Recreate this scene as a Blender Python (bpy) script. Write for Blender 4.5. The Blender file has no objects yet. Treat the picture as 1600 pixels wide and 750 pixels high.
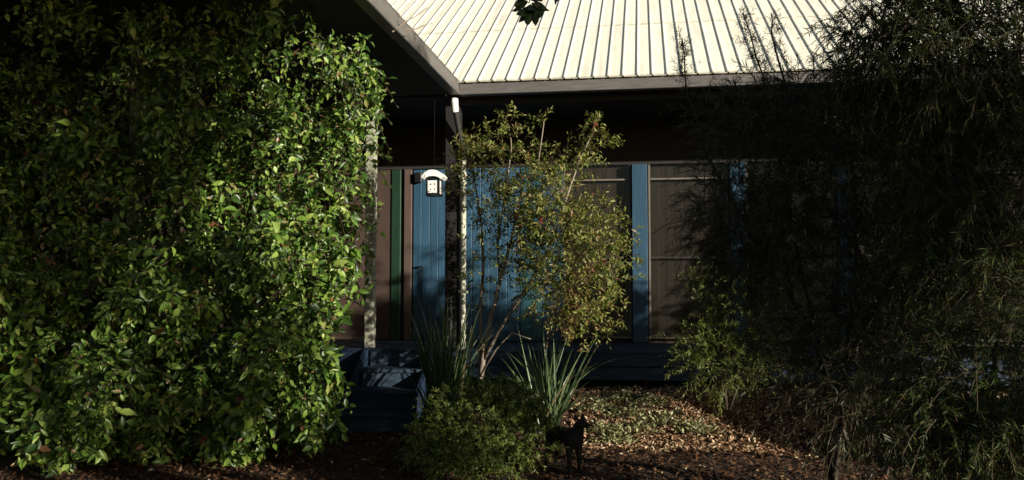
import bpy, math, random
import numpy as np
from mathutils import Vector, Matrix

R = math.radians
rng = np.random.default_rng(7)
random.seed(7)
sc = bpy.context.scene
COL = sc.collection

# ------------------------------------------------------------------ camera
CAM_Z, FPX, YAW, PITCH = 1.6, 1350.0, 8.63, 2.97
cam_d = bpy.data.cameras.new('camera')
cam = bpy.data.objects.new('camera', cam_d); COL.objects.link(cam)
cam_d.sensor_width = 36.0; cam_d.lens = 36.0 * FPX / 1600.0
cam_d.clip_start = 0.05; cam_d.clip_end = 2000
cam.location = (0, 0, CAM_Z)
cam.rotation_euler = (R(90 + PITCH), 0, R(YAW))
sc.camera = cam

# ------------------------------------------------------------------ light
SUN_AZ, SUN_EL = 58.0, 10.4        # azimuth from the house normal towards +X, elevation
TO_SUN = Vector((math.sin(R(SUN_AZ)) * math.cos(R(SUN_EL)), -math.cos(R(SUN_AZ)) * math.cos(R(SUN_EL)), math.sin(R(SUN_EL))))
w = bpy.data.worlds.new('World'); sc.world = w; w.use_nodes = True
nt = w.node_tree
sky = nt.nodes.new('ShaderNodeTexSky'); sky.sky_type = 'NISHITA'; sky.sun_disc = False
sky.sun_elevation = R(SUN_EL)
sky.sun_rotation = math.atan2(TO_SUN.x, TO_SUN.y)
bg = nt.nodes['Background']; bg.inputs['Strength'].default_value = 0.05
nt.links.new(sky.outputs[0], bg.inputs['Color'])
sl = bpy.data.lights.new('sun', 'SUN'); sl.energy = 5.0; sl.angle = R(0.5); sl.color = (1.0, 0.93, 0.80)
sun = bpy.data.objects.new('sun', sl); COL.objects.link(sun)
sun.rotation_euler = TO_SUN.to_track_quat('Z', 'Y').to_euler()
sun.location = TO_SUN * 40
vs = sc.view_settings
vs.view_transform = 'Standard'; vs.look = 'None'; vs.gamma = 1.0; vs.use_curve_mapping = False
vs.exposure = 0.95

# ------------------------------------------------------------------ helpers
def P(u, v, Y):
    """point at depth Y (house axis) seen at 1600x750 photograph position u, v (used to survey the place)"""
    dx, dy, dz = (u - 800) / FPX, (375 - v) / FPX, 1.0
    p = R(PITCH); fy = math.cos(p) - dy * math.sin(p); uz = math.sin(p) + dy * math.cos(p)
    a = R(YAW); X = dx * math.cos(a) - fy * math.sin(a); YY = dx * math.sin(a) + fy * math.cos(a)
    k = Y / YY
    return Vector((X * k, Y, CAM_Z + uz * k))

def put(o, parent=None, label=None, cat=None, group=None, kind=None):
    COL.objects.link(o)
    if parent is not None: o.parent = parent
    if label: o['label'] = label
    if cat: o['category'] = cat
    if group: o['group'] = group
    if kind: o['kind'] = kind
    return o

def thing(name, label, cat, loc=(0, 0, 0), group=None):
    o = bpy.data.objects.new(name, None); o.location = loc; o.empty_display_size = .1
    return put(o, None, label, cat, group)

def local(o, parent):
    """geometry is written in world coordinates: cancel the parents' locations"""
    off = Vector((0, 0, 0)); p = parent
    while p is not None:
        off += p.location; p = p.parent
    return off

def mesh_obj(name, V, F, mat, parent=None, smooth=False, world=True, **kw):
    V = np.asarray(V, dtype=float)
    if world and parent is not None and len(V):
        off = local(None, parent); V = V - np.array(off)
    me = bpy.data.meshes.new(name)
    me.from_pydata([tuple(v) for v in V], [], [tuple(f) for f in F])
    if mat: me.materials.append(mat)
    if smooth: me.polygons.foreach_set('use_smooth', [True] * len(me.polygons))
    me.update()
    return put(bpy.data.objects.new(name, me), parent, **kw)

class MB:
    def __init__(s): s.V = []; s.F = []
    def add(s, V, F):
        n = len(s.V); s.V += [tuple(v) for v in V]; s.F += [tuple(i + n for i in f) for f in F]; return s
    def box(s, x0, x1, y0, y1, z0, z1, b=0.0):
        if b <= 0:
            V = [(x0, y0, z0), (x1, y0, z0), (x1, y1, z0), (x0, y1, z0), (x0, y0, z1), (x1, y0, z1), (x1, y1, z1), (x0, y1, z1)]
            return s.add(V, [(0, 3, 2, 1), (4, 5, 6, 7), (0, 1, 5, 4), (1, 2, 6, 5), (2, 3, 7, 6), (3, 0, 4, 7)])
        # chamfered along z edges and front
        V = []
        for z, i in ((z0, b), (z0 + b, 0), (z1 - b, 0), (z1, b)):
            c = b if i == 0 else b * 1.6
            xa, xb, ya, yb = x0 + i, x1 - i, y0 + i, y1 - i
            V += [(xa + c, ya, z), (xb - c, ya, z), (xb, ya + c, z), (xb, yb - c, z), (xb - c, yb, z), (xa + c, yb, z), (xa, yb - c, z), (xa, ya + c, z)]
        F = [tuple(range(7, -1, -1)), tuple(range(24, 32))]
        for k in range(3):
            for j in range(8):
                a = k * 8 + j; c = k * 8 + (j + 1) % 8
                F.append((a, c, c + 8, a + 8))
        return s.add(V, F)
    def tube(s, pts, rad, n=8, cap=True):
        pts = [Vector(p) for p in pts]
        if not hasattr(rad, '__len__'): rad = [rad] * len(pts)
        V = []; F = []
        ref = Vector((0.3, 0.9, 0.1))
        for i, p in enumerate(pts):
            t = (pts[min(i + 1, len(pts) - 1)] - pts[max(i - 1, 0)])
            if t.length < 1e-9: t = Vector((0, 0, 1))
            t.normalize()
            a = t.cross(ref)
            if a.length < 1e-3: a = t.cross(Vector((1, 0, 0)))
            a.normalize(); b = t.cross(a)
            for k in range(n):
                th = 2 * math.pi * k / n
                V.append(p + (a * math.cos(th) + b * math.sin(th)) * rad[i])
        for i in range(len(pts) - 1):
            for k in range(n):
                k2 = (k + 1) % n
                F.append((i * n + k, i * n + k2, (i + 1) * n + k2, (i + 1) * n + k))
        if cap:
            F.append(tuple(range(n - 1, -1, -1))); F.append(tuple((len(pts) - 1) * n + k for k in range(n)))
        return s.add(V, F)
    def build(s, name, mat, parent=None, **kw): return mesh_obj(name, s.V, s.F, mat, parent, **kw)

# ------------------------------------------------------------------ materials
def mat_base(name, rough=.6, spec=.4):
    m = bpy.data.materials.new(name); m.use_nodes = True
    b = m.node_tree.nodes['Principled BSDF']; b.inputs['Roughness'].default_value = rough
    b.inputs['Specular IOR Level'].default_value = spec
    return m, m.node_tree, b

def surf(name, c1, c2, scale=8.0, rough=.6, bump=.2, stretch=(1, 1, 1), spec=.4, detail=6, objvar=0.0, bscale=None, c3=None):
    m, t, b = mat_base(name, rough, spec)
    N = t.nodes; L = t.links
    tc = N.new('ShaderNodeTexCoord'); mp = N.new('ShaderNodeMapping'); mp.inputs['Scale'].default_value = stretch
    L.new(tc.outputs['Object'], mp.inputs['Vector'])
    nz = N.new('ShaderNodeTexNoise'); nz.inputs['Scale'].default_value = scale; nz.inputs['Detail'].default_value = detail
    nz.inputs['Roughness'].default_value = .65
    L.new(mp.outputs[0], nz.inputs['Vector'])
    rp = N.new('ShaderNodeValToRGB'); rp.color_ramp.elements[0].position = .3; rp.color_ramp.elements[1].position = .7
    rp.color_ramp.elements[0].color = (*c1, 1); rp.color_ramp.elements[1].color = (*c2, 1)
    if c3:
        e = rp.color_ramp.elements.new(.52); e.color = (*c3, 1)
    L.new(nz.outputs['Fac'], rp.inputs[0])
    out = rp.outputs[0]
    if objvar:
        oi = N.new('ShaderNodeObjectInfo'); hs = N.new('ShaderNodeHueSaturation')
        mr = N.new('ShaderNodeMapRange'); mr.inputs['To Min'].default_value = 1 - objvar; mr.inputs['To Max'].default_value = 1 + objvar
        L.new(oi.outputs['Random'], mr.inputs['Value']); L.new(mr.outputs[0], hs.inputs['Value']); L.new(out, hs.inputs['Color']); out = hs.outputs[0]
    L.new(out, b.inputs['Base Color'])
    if bump:
        n2 = N.new('ShaderNodeTexNoise'); n2.inputs['Scale'].default_value = bscale or scale * 5; n2.inputs['Detail'].default_value = 5
        L.new(mp.outputs[0], n2.inputs['Vector'])
        bp = N.new('ShaderNodeBump'); bp.inputs['Strength'].default_value = bump; bp.inputs['Distance'].default_value = .02
        L.new(n2.outputs['Fac'], bp.inputs['Height']); L.new(bp.outputs[0], b.inputs['Normal'])
    return m

def leaf_mat(name, stops, rough=.38, spec=.5, transl=.25):
    """stops: (position, colour) over a per-leaf random value"""
    m, t, b = mat_base(name, rough, spec)
    N = t.nodes; L = t.links
    ge = N.new('ShaderNodeNewGeometry'); oi = N.new('ShaderNodeObjectInfo')
    ad = N.new('ShaderNodeMath'); ad.operation = 'ADD'; L.new(ge.outputs['Random Per Island'], ad.inputs[0]); L.new(oi.outputs['Random'], ad.inputs[1])
    fr = N.new('ShaderNodeMath'); fr.operation = 'FRACT'; L.new(ad.outputs[0], fr.inputs[0])
    rp = N.new('ShaderNodeValToRGB'); el = rp.color_ramp.elements
    el[0].position, el[0].color = stops[0][0], (*stops[0][1], 1)
    el[1].position, el[1].color = stops[-1][0], (*stops[-1][1], 1)
    for p, c in stops[1:-1]:
        e = el.new(p); e.color = (*c, 1)
    L.new(fr.outputs[0], rp.inputs[0]); L.new(rp.outputs[0], b.inputs['Base Color'])
    tr = N.new('ShaderNodeBsdfTranslucent')
    hs = N.new('ShaderNodeHueSaturation'); hs.inputs['Saturation'].default_value = 1.15; hs.inputs['Value'].default_value = 1.3
    L.new(rp.outputs[0], hs.inputs['Color']); L.new(hs.outputs[0], tr.inputs['Color'])
    mx = N.new('ShaderNodeMixShader'); mx.inputs[0].default_value = transl
    L.new(b.outputs[0], mx.inputs[1]); L.new(tr.outputs[0], mx.inputs[2])
    L.new(mx.outputs[0], N['Material Output'].inputs['Surface'])
    return m

def roof_material():
    m, t, b = mat_base('roof_cream_metal', .42, .45)
    N = t.nodes; L = t.links
    tc = N.new('ShaderNodeTexCoord'); oi = N.new('ShaderNodeObjectInfo')
    va = N.new('ShaderNodeVectorMath'); va.operation = 'ADD'; L.new(tc.outputs['Object'], va.inputs[0])
    vm = N.new('ShaderNodeVectorMath'); vm.operation = 'SCALE'; vm.inputs['Scale'].default_value = 40
    cb = N.new('ShaderNodeCombineXYZ'); L.new(oi.outputs['Random'], cb.inputs[0]); L.new(oi.outputs['Random'], cb.inputs[1])
    L.new(cb.outputs[0], vm.inputs[0]); L.new(vm.outputs[0], va.inputs[1])
    mp = N.new('ShaderNodeMapping'); mp.inputs['Scale'].default_value = (9, .7, 1); L.new(va.outputs[0], mp.inputs[0])
    nz = N.new('ShaderNodeTexNoise'); nz.inputs['Scale'].default_value = 1.6; nz.inputs['Detail'].default_value = 7; L.new(mp.outputs[0], nz.inputs['Vector'])
    rp = N.new('ShaderNodeValToRGB'); e = rp.color_ramp.elements
    e[0].position = .22; e[0].color = (.68, .63, .48, 1); e[1].position = .5; e[1].color = (.86, .83, .70, 1)
    L.new(nz.outputs['Fac'], rp.inputs[0])
    hs = N.new('ShaderNodeHueSaturation'); mr = N.new('ShaderNodeMapRange'); mr.inputs['To Min'].default_value = .90; mr.inputs['To Max'].default_value = 1.03
    L.new(oi.outputs['Random'], mr.inputs['Value']); L.new(mr.outputs[0], hs.inputs['Value']); L.new(rp.outputs[0], hs.inputs['Color'])
    sx_ = N.new('ShaderNodeSeparateXYZ'); L.new(tc.outputs['Object'], sx_.inputs[0])
    bd = N.new('ShaderNodeMapRange'); bd.inputs['From Min'].default_value = .0; bd.inputs['From Max'].default_value = .07; bd.inputs['To Min'].default_value = 1; bd.inputs['To Max'].default_value = 0
    L.new(sx_.outputs[1], bd.inputs['Value'])
    n3 = N.new('ShaderNodeTexNoise'); n3.inputs['Scale'].default_value = 9; n3.inputs['Detail'].default_value = 4; L.new(va.outputs[0], n3.inputs['Vector'])
    ml = N.new('ShaderNodeMath'); ml.operation = 'MULTIPLY'; L.new(bd.outputs[0], ml.inputs[0]); L.new(n3.outputs['Fac'], ml.inputs[1])
    mc = N.new('ShaderNodeMix'); mc.data_type = 'RGBA'; L.new(ml.outputs[0], mc.inputs['Factor']); L.new(hs.outputs[0], mc.inputs['A']); mc.inputs['B'].default_value = (.20, .16, .09, 1)
    L.new(mc.outputs['Result'], b.inputs['Base Color'])
    return m

M = {}
M['roof'] = roof_material()
M['gutter'] = surf('gutter_grey_brown', (.075, .068, .063), (.12, .11, .103), 5, .5, .05, (1, 1, 6))
M['soffit'] = surf('soffit_dark_timber', (.012, .010, .008), (.02, .017, .014), 6, .8, .1)
M['blue'] = surf('blue_painted_board', (.013, .046, .082), (.024, .070, .118), 2.2, .55, .12, (6, 6, .7), objvar=.18)
M['bluedark'] = surf('dark_blue_painted_timber', (.006, .014, .030), (.012, .030, .062), 5, .6, .2, (1, 4, 4), objvar=.2)
M['stepblue'] = surf('faded_blue_step', (.010, .020, .034), (.034, .052, .072), 4, .75, .4, (1, 2, 2), detail=9, c3=(.016, .034, .056))
M['teal'] = surf('teal_painted_board', (.010, .048, .062), (.016, .065, .08), 3, .55, .1, (5, 5, 1))
M['green'] = surf('green_painted_trim', (.006, .024, .012), (.010, .034, .018), 4, .5, .05, (4, 4, 1))
M['pink'] = surf('pink_brown_trim', (.065, .042, .034), (.085, .056, .047), 4, .6, .05, (4, 4, 1))
M['brown'] = surf('brown_panel', (.034, .020, .014), (.052, .031, .023), 3, .75, .15, (3, 3, 1))
M['curtain'] = surf('brown_curtain', (.028, .017, .011), (.042, .026, .018), 4, .9, .2, (8, 1, .5))
M['frame'] = surf('grey_window_frame', (.11, .095, .08), (.16, .14, .12), 6, .5, .05)
M['post_dark'] = surf('dark_stained_post', (.006, .005, .005), (.013, .010, .009), 6, .7, .2, (6, 6, .6))
M['post_pale'] = surf('pale_painted_post', (.20, .20, .15), (.33, .33, .25), 5, .6, .1, (4, 4, .7))
M['pipe'] = surf('cream_pipe', (.27, .27, .20), (.42, .42, .33), 7, .45, .05, (3, 3, .6))
M['white'] = surf('white_enamel', (.70, .70, .66), (.82, .82, .78), 9, .35, .02)
M['black'] = surf('black_metal', (.006, .006, .006), (.015, .014, .013), 9, .4, .05)
M['soil'] = surf('garden_soil', (.014, .006, .003), (.085, .038, .016), 5, .95, .8, detail=10, bscale=30, c3=(.036, .016, .007))
M['bark_pale'] = surf('pale_bark', (.12, .09, .065), (.28, .23, .18), 12, .85, .5, (1, 1, .4))
M['bark_dark'] = surf('dark_bark', (.014, .009, .006), (.05, .033, .022), 12, .9, .6, (1, 1, .4))
M['twig'] = surf('brown_twig', (.03, .018, .010), (.075, .045, .028), 14, .9, .2)
M['fur'] = surf('black_fur', (.004, .0035, .003), (.012, .009, .007), 30, .6, .6, (1, 1, 1))
M['nose'] = surf('black_nose', (.004, .004, .004), (.007, .006, .006), 20, .3, .1)
M['eye'] = surf('brown_eye', (.02, .01, .004), (.03, .014, .006), 20, .1, 0)

M['leaf_climber'] = leaf_mat('climber_leaf', [(0, (.014, .034, .005)), (.35, (.042, .090, .012)), (.7, (.115, .20, .028)), (.95, (.22, .29, .06)), (.99, (.17, .12, .05)), (1, (.15, .04, .02))], .40, .42, .22)
M['leaf_centre'] = leaf_mat('loose_shrub_leaf', [(0, (.05, .075, .012)), (.45, (.14, .17, .03)), (.8, (.24, .245, .06)), (.95, (.28, .22, .09)), (1, (.20, .07, .04))], .5, .4, .3)
M['leaf_brown'] = leaf_mat('dry_leaf', [(0, (.10, .055, .018)), (.6, (.17, .10, .035)), (1, (.20, .13, .06))], .7, .3, .3)
M['leaf_strap'] = leaf_mat('strap_leaf', [(0, (.02, .04, .014)), (.6, (.05, .085, .030)), (.9, (.085, .12, .048)), (1, (.20, .15, .08))], .35, .5, .15)
M['leaf_fine'] = leaf_mat('feathery_leaf', [(0, (.025, .042, .008)), (.6, (.075, .10, .018)), (1, (.14, .15, .04))], .5, .4, .3)
M['leaf_mound'] = leaf_mat('mound_leaf', [(0, (.04, .065, .010)), (.6, (.10, .14, .022)), (1, (.18, .20, .045))], .5, .4, .3)
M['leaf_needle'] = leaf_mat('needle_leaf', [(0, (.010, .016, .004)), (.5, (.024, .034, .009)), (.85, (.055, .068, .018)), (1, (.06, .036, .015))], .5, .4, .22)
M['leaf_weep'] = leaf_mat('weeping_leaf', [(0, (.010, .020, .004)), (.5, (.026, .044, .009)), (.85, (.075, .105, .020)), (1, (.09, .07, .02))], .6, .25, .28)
M['leaf_shade'] = leaf_mat('broad_tree_leaf', [(0, (.02, .035, .008)), (1, (.06, .085, .02))], .5, .4, .1)
M['leaf_litter'] = leaf_mat('fallen_leaf', [(0, (.07, .032, .016)), (.4, (.20, .105, .055)), (.75, (.38, .25, .14)), (1, (.60, .50, .35))], .8, .2, .1)
M['leaf_cover'] = leaf_mat('ground_cover_leaf', [(0, (.07, .09, .03)), (.5, (.24, .25, .11)), (1, (.46, .43, .27))], .6, .3, .2)
M['flower'] = leaf_mat('red_flower', [(0, (.20, .03, .02)), (1, (.40, .16, .12))], .6, .3, .3)

m, t, b = mat_base('window_glass', .05, .5)
N = t.nodes; L = t.links
gl = N.new('ShaderNodeBsdfGlossy'); gl.inputs['Roughness'].default_value = .22
tp = N.new('ShaderNodeBsdfTransparent'); tp.inputs['Color'].default_value = (.82, .85, .84, 1)
mx = N.new('ShaderNodeMixShader'); mx.inputs[0].default_value = .025; L.new(tp.outputs[0], mx.inputs[1]); L.new(gl.outputs[0], mx.inputs[2])
L.new(mx.outputs[0], N['Material Output'].inputs['Surface'])
M['glass'] = m

# ------------------------------------------------------------------ leaves in numpy
def norm(a): return a / np.maximum(np.linalg.norm(a, axis=-1, keepdims=True), 1e-9)

T_OVATE = (np.array([(0, 0, 0), (-.40, .25, .10), (0, .27, 0), (.40, .25, .10), (-.5, .5, .10), (0, .52, -.02), (.5, .5, .10), (-.28, .78, .02), (0, .78, -.07), (.28, .78, .02), (0, 1, -.16)], float),
           [(0, 2, 1), (0, 3, 2), (1, 2, 5, 4), (2, 3, 6, 5), (4, 5, 8, 7), (5, 6, 9, 8), (7, 8, 10), (8, 9, 10)])
T_SMALL = (np.array([(0, 0, 0), (-.5, .45, .08), (0, .5, 0), (.5, .45, .08), (0, 1, -.08)], float),
           [(0, 2, 1), (0, 3, 2), (1, 2, 4), (2, 3, 4)])
T_NEEDLE = (np.array([(-.4, 0, 0), (.4, 0, 0), (.5, .5, .03), (-.5, .5, .03), (0, 1, -.06)], float), [(0, 1, 2, 3), (3, 2, 4)])

def leaf_frames(d, up):
    d = norm(d); x = norm(np.cross(d, up)); z = np.cross(x, d)
    return x, d, z

def leaves_mesh(name, base, d, up, ln, wd, tmpl, mat):
    TV, TF = tmpl; n = len(base); nv = len(TV)
    x, y, z = leaf_frames(d, up)
    V = (base[:, None, :] + x[:, None, :] * (TV[None, :, 0:1] * wd[:, None, None]) + y[:, None, :] * (TV[None, :, 1:2] * ln[:, None, None])
         + z[:, None, :] * (TV[None, :, 2:3] * ln[:, None, None])).reshape(-1, 3)
    sizes = np.array([len(f) for f in TF]); idx = np.concatenate([np.array(f) for f in TF])
    loops = (idx[None, :] + (np.arange(n) * nv)[:, None]).reshape(-1)
    tot = np.tile(sizes, n); start = np.concatenate([[0], np.cumsum(tot)[:-1]])
    me = bpy.data.meshes.new(name)
    me.vertices.add(len(V)); me.vertices.foreach_set('co', V.astype(np.float32).reshape(-1))
    me.loops.add(len(loops)); me.loops.foreach_set('vertex_index', loops.astype(np.int32))
    me.polygons.add(len(tot)); me.polygons.foreach_set('loop_start', start.astype(np.int32)); me.polygons.foreach_set('loop_total', tot.astype(np.int32))
    me.polygons.foreach_set('use_smooth', np.ones(len(tot), dtype=bool))
    me.materials.append(mat); me.update(calc_edges=True); me.validate()
    return me

def foliage(name, parent, L_, tmpl, mat, kind='stuff', label=None):
    base, d, up, ln, wd = L_
    off = np.array(local(None, parent)) if parent is not None else 0
    me = leaves_mesh(name, base - off, d, up, ln, wd, tmpl, mat)
    return put(bpy.data.objects.new(name, me), parent, kind=kind, label=label)

def shoots(org, dr, length, nleaf, ll, lw, spread=.9, droop=.35, jitter=.25, t0=.1, whorl=2, upbias=.6, upv=(0, 0, 1.0)):
    """leaves along curved shoots. org, dr: (n,3); length: (n,). returns leaf arrays and shoot polylines"""
    n = len(org); dr = norm(dr)
    g = np.array([0, 0, -1.0])
    t = np.linspace(t0, 1, nleaf)
    pos = org[:, None, :] + dr[:, None, :] * (t[None, :, None] * length[:, None, None]) + g * (t[None, :, None] ** 2 * (length * droop)[:, None, None])
    tan = norm(dr[:, None, :] + g * (2 * t[None, :, None] * droop))
    side = norm(np.cross(tan, np.array([0, 0, 1.0]) + rng.normal(0, .15, (n, 1, 3))))
    bi = np.cross(side, tan)
    ang = (np.arange(nleaf) % whorl) * (2 * math.pi / whorl) + (np.arange(nleaf) // whorl) * 1.3
    ang = ang[None, :] + rng.uniform(0, 6.28, (n, 1)) + rng.normal(0, .3, (n, nleaf))
    rad = side[:, :, :] * np.cos(ang)[..., None] + bi * np.sin(ang)[..., None]
    ld = norm(tan * (1 - spread * .45) + rad * spread + rng.normal(0, jitter, (n, nleaf, 3)) + g * .15)
    up = norm(np.array(upv) * (upbias if upv[2] == 1.0 else 1.0) + rng.normal(0, .45, (n, nleaf, 3)) + tan * .3)
    sz = rng.uniform(.65, 1.15, (n, nleaf)) * (1.05 - .35 * t[None, :] ** 3)
    flat = lambda a: a.reshape(-1, 3)
    poly = np.stack([org + dr * (k * length[:, None]) + g * (k * k * (length * droop)[:, None]) for k in (0, .35, .7, 1.0)], 1)
    return (flat(pos), flat(ld), flat(up), (ll * sz).reshape(-1), (lw * sz * rng.uniform(.85, 1.15, sz.shape)).reshape(-1)), poly

def twigs(name, parent, poly, mat, r0=.004, r1=.0015):
    """triangular-section twigs along polylines (n,k,3)"""
    n, k, _ = poly.shape
    tan = norm(np.gradient(poly, axis=1)); a = norm(np.cross(tan, np.array([.31, .83, .17]))); b = np.cross(tan, a)
    r = np.linspace(r0, r1, k)[None, :, None]
    rings = np.stack([poly + (a * math.cos(q) + b * math.sin(q)) * r for q in (0, 2.094, 4.188)], 2)   # n,k,3,3
    V = rings.reshape(-1, 3); F = []
    i = np.arange(n)[:, None] * (k * 3)
    quads = []
    for s in range(k - 1):
        for q in range(3):
            quads.append((s * 3 + q, s * 3 + (q + 1) % 3, (s + 1) * 3 + (q + 1) % 3, (s + 1) * 3 + q))
    quads = np.array(quads)
    loops = (quads.reshape(-1)[None, :] + i).reshape(-1); nf = n * len(quads)
    me = bpy.data.meshes.new(name)
    V = V - (np.array(local(None, parent)) if parent is not None else 0)
    me.vertices.add(len(V)); me.vertices.foreach_set('co', V.astype(np.float32).reshape(-1))
    me.loops.add(len(loops)); me.loops.foreach_set('vertex_index', loops.astype(np.int32))
    me.polygons.add(nf); me.polygons.foreach_set('loop_start', (np.arange(nf) * 4).astype(np.int32)); me.polygons.foreach_set('loop_total', np.full(nf, 4, np.int32))
    me.materials.append(mat); me.update(calc_edges=True); me.validate()
    return put(bpy.data.objects.new(name, me), parent, kind='stuff')

def cat(*Ls): return tuple(np.concatenate([l[i] for l in Ls]) for i in range(5))
def pick(L_, mask): return tuple(a[mask] for a in L_)

def wob(p, s=1.0, seed=0.0):
    x, y, z = p[..., 0] * s, p[..., 1] * s, p[..., 2] * s
    return (np.sin(1.9 * x + 1.3 * z + seed) * np.cos(1.1 * y - 1.7 * z + 2 * seed) + .6 * np.sin(3.7 * z - 2.9 * x + 1.1 * y + 3 * seed) + .4 * np.sin(6.1 * x + 5.3 * z + 4.7 * y + seed)) / 2

def in_ball(n, c, r):
    d = norm(rng.normal(0, 1, (n, 3))) * (rng.uniform(0, 1, (n, 1)) ** (1 / 3.))
    return np.array(c) + d * np.array(r), d

def ground_z(x, y):
    s = np.clip((y - 8.6) / .95, 0, 1); s = s * s * (3 - 2 * s)
    bed = np.clip((x + 2.35) / .45, 0, 1)
    z = .42 * s * bed
    z = z + .03 * np.sin(1.7 * x + .6 * y) * np.cos(1.3 * y - .4 * x) + .012 * np.sin(5.1 * x + 1) * np.sin(4.3 * y)
    far = np.clip((np.hypot(x, y) - 25) / 60, 0, 1)
    return z * (1 - far)

# ------------------------------------------------------------------ ground
xs = np.unique(np.concatenate([np.linspace(-400, -40, 10), np.linspace(-40, -9, 14), np.linspace(-9, 9, 150), np.linspace(9, 40, 14), np.linspace(40, 400, 10)]))
ys = np.unique(np.concatenate([np.linspace(-400, -40, 10), np.linspace(-40, -2, 14), np.linspace(-2, 12, 130), np.linspace(12, 40, 14), np.linspace(40, 400, 10)]))
gx, gy = np.meshgrid(xs, ys); gz = ground_z(gx, gy) + np.where((abs(gx) < 9) & (gy > -2) & (gy < 12), rng.normal(0, .006, gx.shape), 0)
V = np.stack([gx, gy, gz], -1).reshape(-1, 3); nx = len(xs)
F = [(j * nx + i, j * nx + i + 1, (j + 1) * nx + i + 1, (j + 1) * nx + i) for j in range(len(ys) - 1) for i in range(nx - 1)]
mesh_obj('ground', V, F, M['soil'], None, smooth=True, kind='structure')

# ------------------------------------------------------------------ house
WALL_Y, FLOOR, EAVE_Y, CORNER_X = 11.77, .83, 10.0, P(718, 148, 10.0).x
EAVE_B = P(718, 148, 10.0).z
GUT = .165
XL, XR = -15.0, 9.0
house = thing('house', 'single storey house with cream ribbed metal roof and blue boarded front wall', 'house', (0, WALL_Y, 0))

# roof -----------------------------------------------------------
PITCHR = R(32.0); cp, sp = math.cos(PITCHR), math.sin(PITCHR)
RZ0 = EAVE_B + GUT - .005
SL = 6.6                                        # slope length
ridge_y, ridge_z = EAVE_Y + SL * cp, RZ0 + SL * sp
deck = MB()
y0, z0 = EAVE_Y + .02, RZ0 - .05
V = [(XL, y0, z0), (XR, y0, z0), (XR, ridge_y, ridge_z - .05), (XL, ridge_y, ridge_z - .05),
     (XL, 2 * ridge_y - y0, z0), (XR, 2 * ridge_y - y0, z0)]
V2 = [(x, y, z - .04) for x, y, z in V]
deck.add(V + V2, [(0, 1, 2, 3), (3, 2, 5, 4), (7, 6, 9, 8), (8, 9, 10, 11), (0, 6, 7, 1), (4, 5, 11, 10), (0, 3, 9, 6), (3, 4, 10, 9), (1, 7, 8, 2), (2, 8, 11, 5)])
roof = deck.build('roof', M['roof'], house)
PW = .170
def sheet_mesh(name, L, lift):
    cs = [(0, 0), (.07, .0004), (.140, 0), (.146, .015), (.160, .015), (.166, .0005), (PW + .001, .0005)]
    V = []; F = []
    for s in (0, L):
        for x, h in cs: V.append((x, s, h + lift))
    n = len(cs)
    for i in range(n - 1): F.append((i, i + 1, n + i + 1, n + i))
    for s in (0, L):                                 # turned-down end
        for x, h in cs: V.append((x, s, h + lift - (.010 if s == 0 else .003)))
    for i in range(n - 1): F.append((2 * n + i, 2 * n + i + 1, i + 1, i))
    me = bpy.data.meshes.new(name); me.from_pydata(V, [], F); me.materials.append(M['roof']); me.update(); return me
LAP = 2.12
low_me = sheet_mesh('lower_roof_sheet', LAP + .05, .004); up_me = sheet_mesh('upper_roof_sheet', SL - LAP, .0085)
rot = Matrix.Rotation(PITCHR, 4, 'X')
x = P(1041.5, 100, 10.2).x - .149
x -= math.floor((x - (-5.2)) / PW) * PW
off = local(None, roof)
while x < 5.6:
    for me_, s0 in ((low_me, -.035), (up_me, LAP)):
        o = bpy.data.objects.new('roof_sheet', me_)
        p = Vector((x + random.uniform(-.0012, .0012), EAVE_Y + s0 * cp, RZ0 + s0 * sp + .002))
        o.matrix_basis = Matrix.Translation(p - off) @ rot @ Matrix.Rotation(R(random.uniform(-.05, .05)), 4, 'Z')
        put(o, roof)
    x += PW
MB().box(XL, XR, ridge_y - .18, ridge_y + .18, ridge_z - .02, ridge_z + .05).build('ridge_cap', M['roof'], roof)

# gutters --------------------------------------------------------
def gutter(name, a, b, inward):
    """quad gutter from a to b (horizontal), inward: unit vector toward the house"""
    a = Vector(a); b = Vector(b); t = (b - a).normalized(); i = Vector(inward)
    prof = [(0, GUT), (.012, GUT + .004), (.016, GUT - .012), (.006, GUT - .02), (.004, .05), (.0, .045), (.002, .006), (.012, 0), (.115, 0), (.115, GUT - .01), (.105, GUT - .01), (.105, .012), (.02, .012), (.016, GUT - .03)]
    V = []; n = len(prof)
    for k in (a, b):
        for d, h in prof: V.append(k + i * d + Vector((0, 0, h)))
    F = [(j, (j + 1) % n, n + (j + 1) % n, n + j) for j in range(n)] + [tuple(range(n)), tuple(range(2 * n - 1, n - 1, -1))]
    return mesh_obj(name, V, F, M['gutter'], house)
WF = 4.9                                                        # wing front edge
gutter('gutter', (CORNER_X, EAVE_Y, EAVE_B), (XR, EAVE_Y, EAVE_B), (0, 1, 0))
gutter('gutter', (CORNER_X - .001, WF, EAVE_B + .001), (CORNER_X - .001, EAVE_Y, EAVE_B + .001), (-1, 0, 0))
wing = MB().box(-14.5, CORNER_X - .12, WF, EAVE_Y + .1, EAVE_B + .06, EAVE_B + GUT - .03).build('wing_roof', M['roof'], house)
MB().box(-14.5, CORNER_X - .118, WF + .01, EAVE_Y, EAVE_B + .01, EAVE_B + .055).build('wing_soffit', M['soffit'], house)
MB().box(-14.5, XR - .3, EAVE_Y + .12, WALL_Y - .01, EAVE_B + .012, EAVE_B + .05).build('soffit', M['soffit'], house)
MB().box(CORNER_X - .1, XR - .3, EAVE_Y + .24, EAVE_Y + .33, EAVE_B - .07, EAVE_B + .008).build('verandah_beam', M['soffit'], house)

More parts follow.
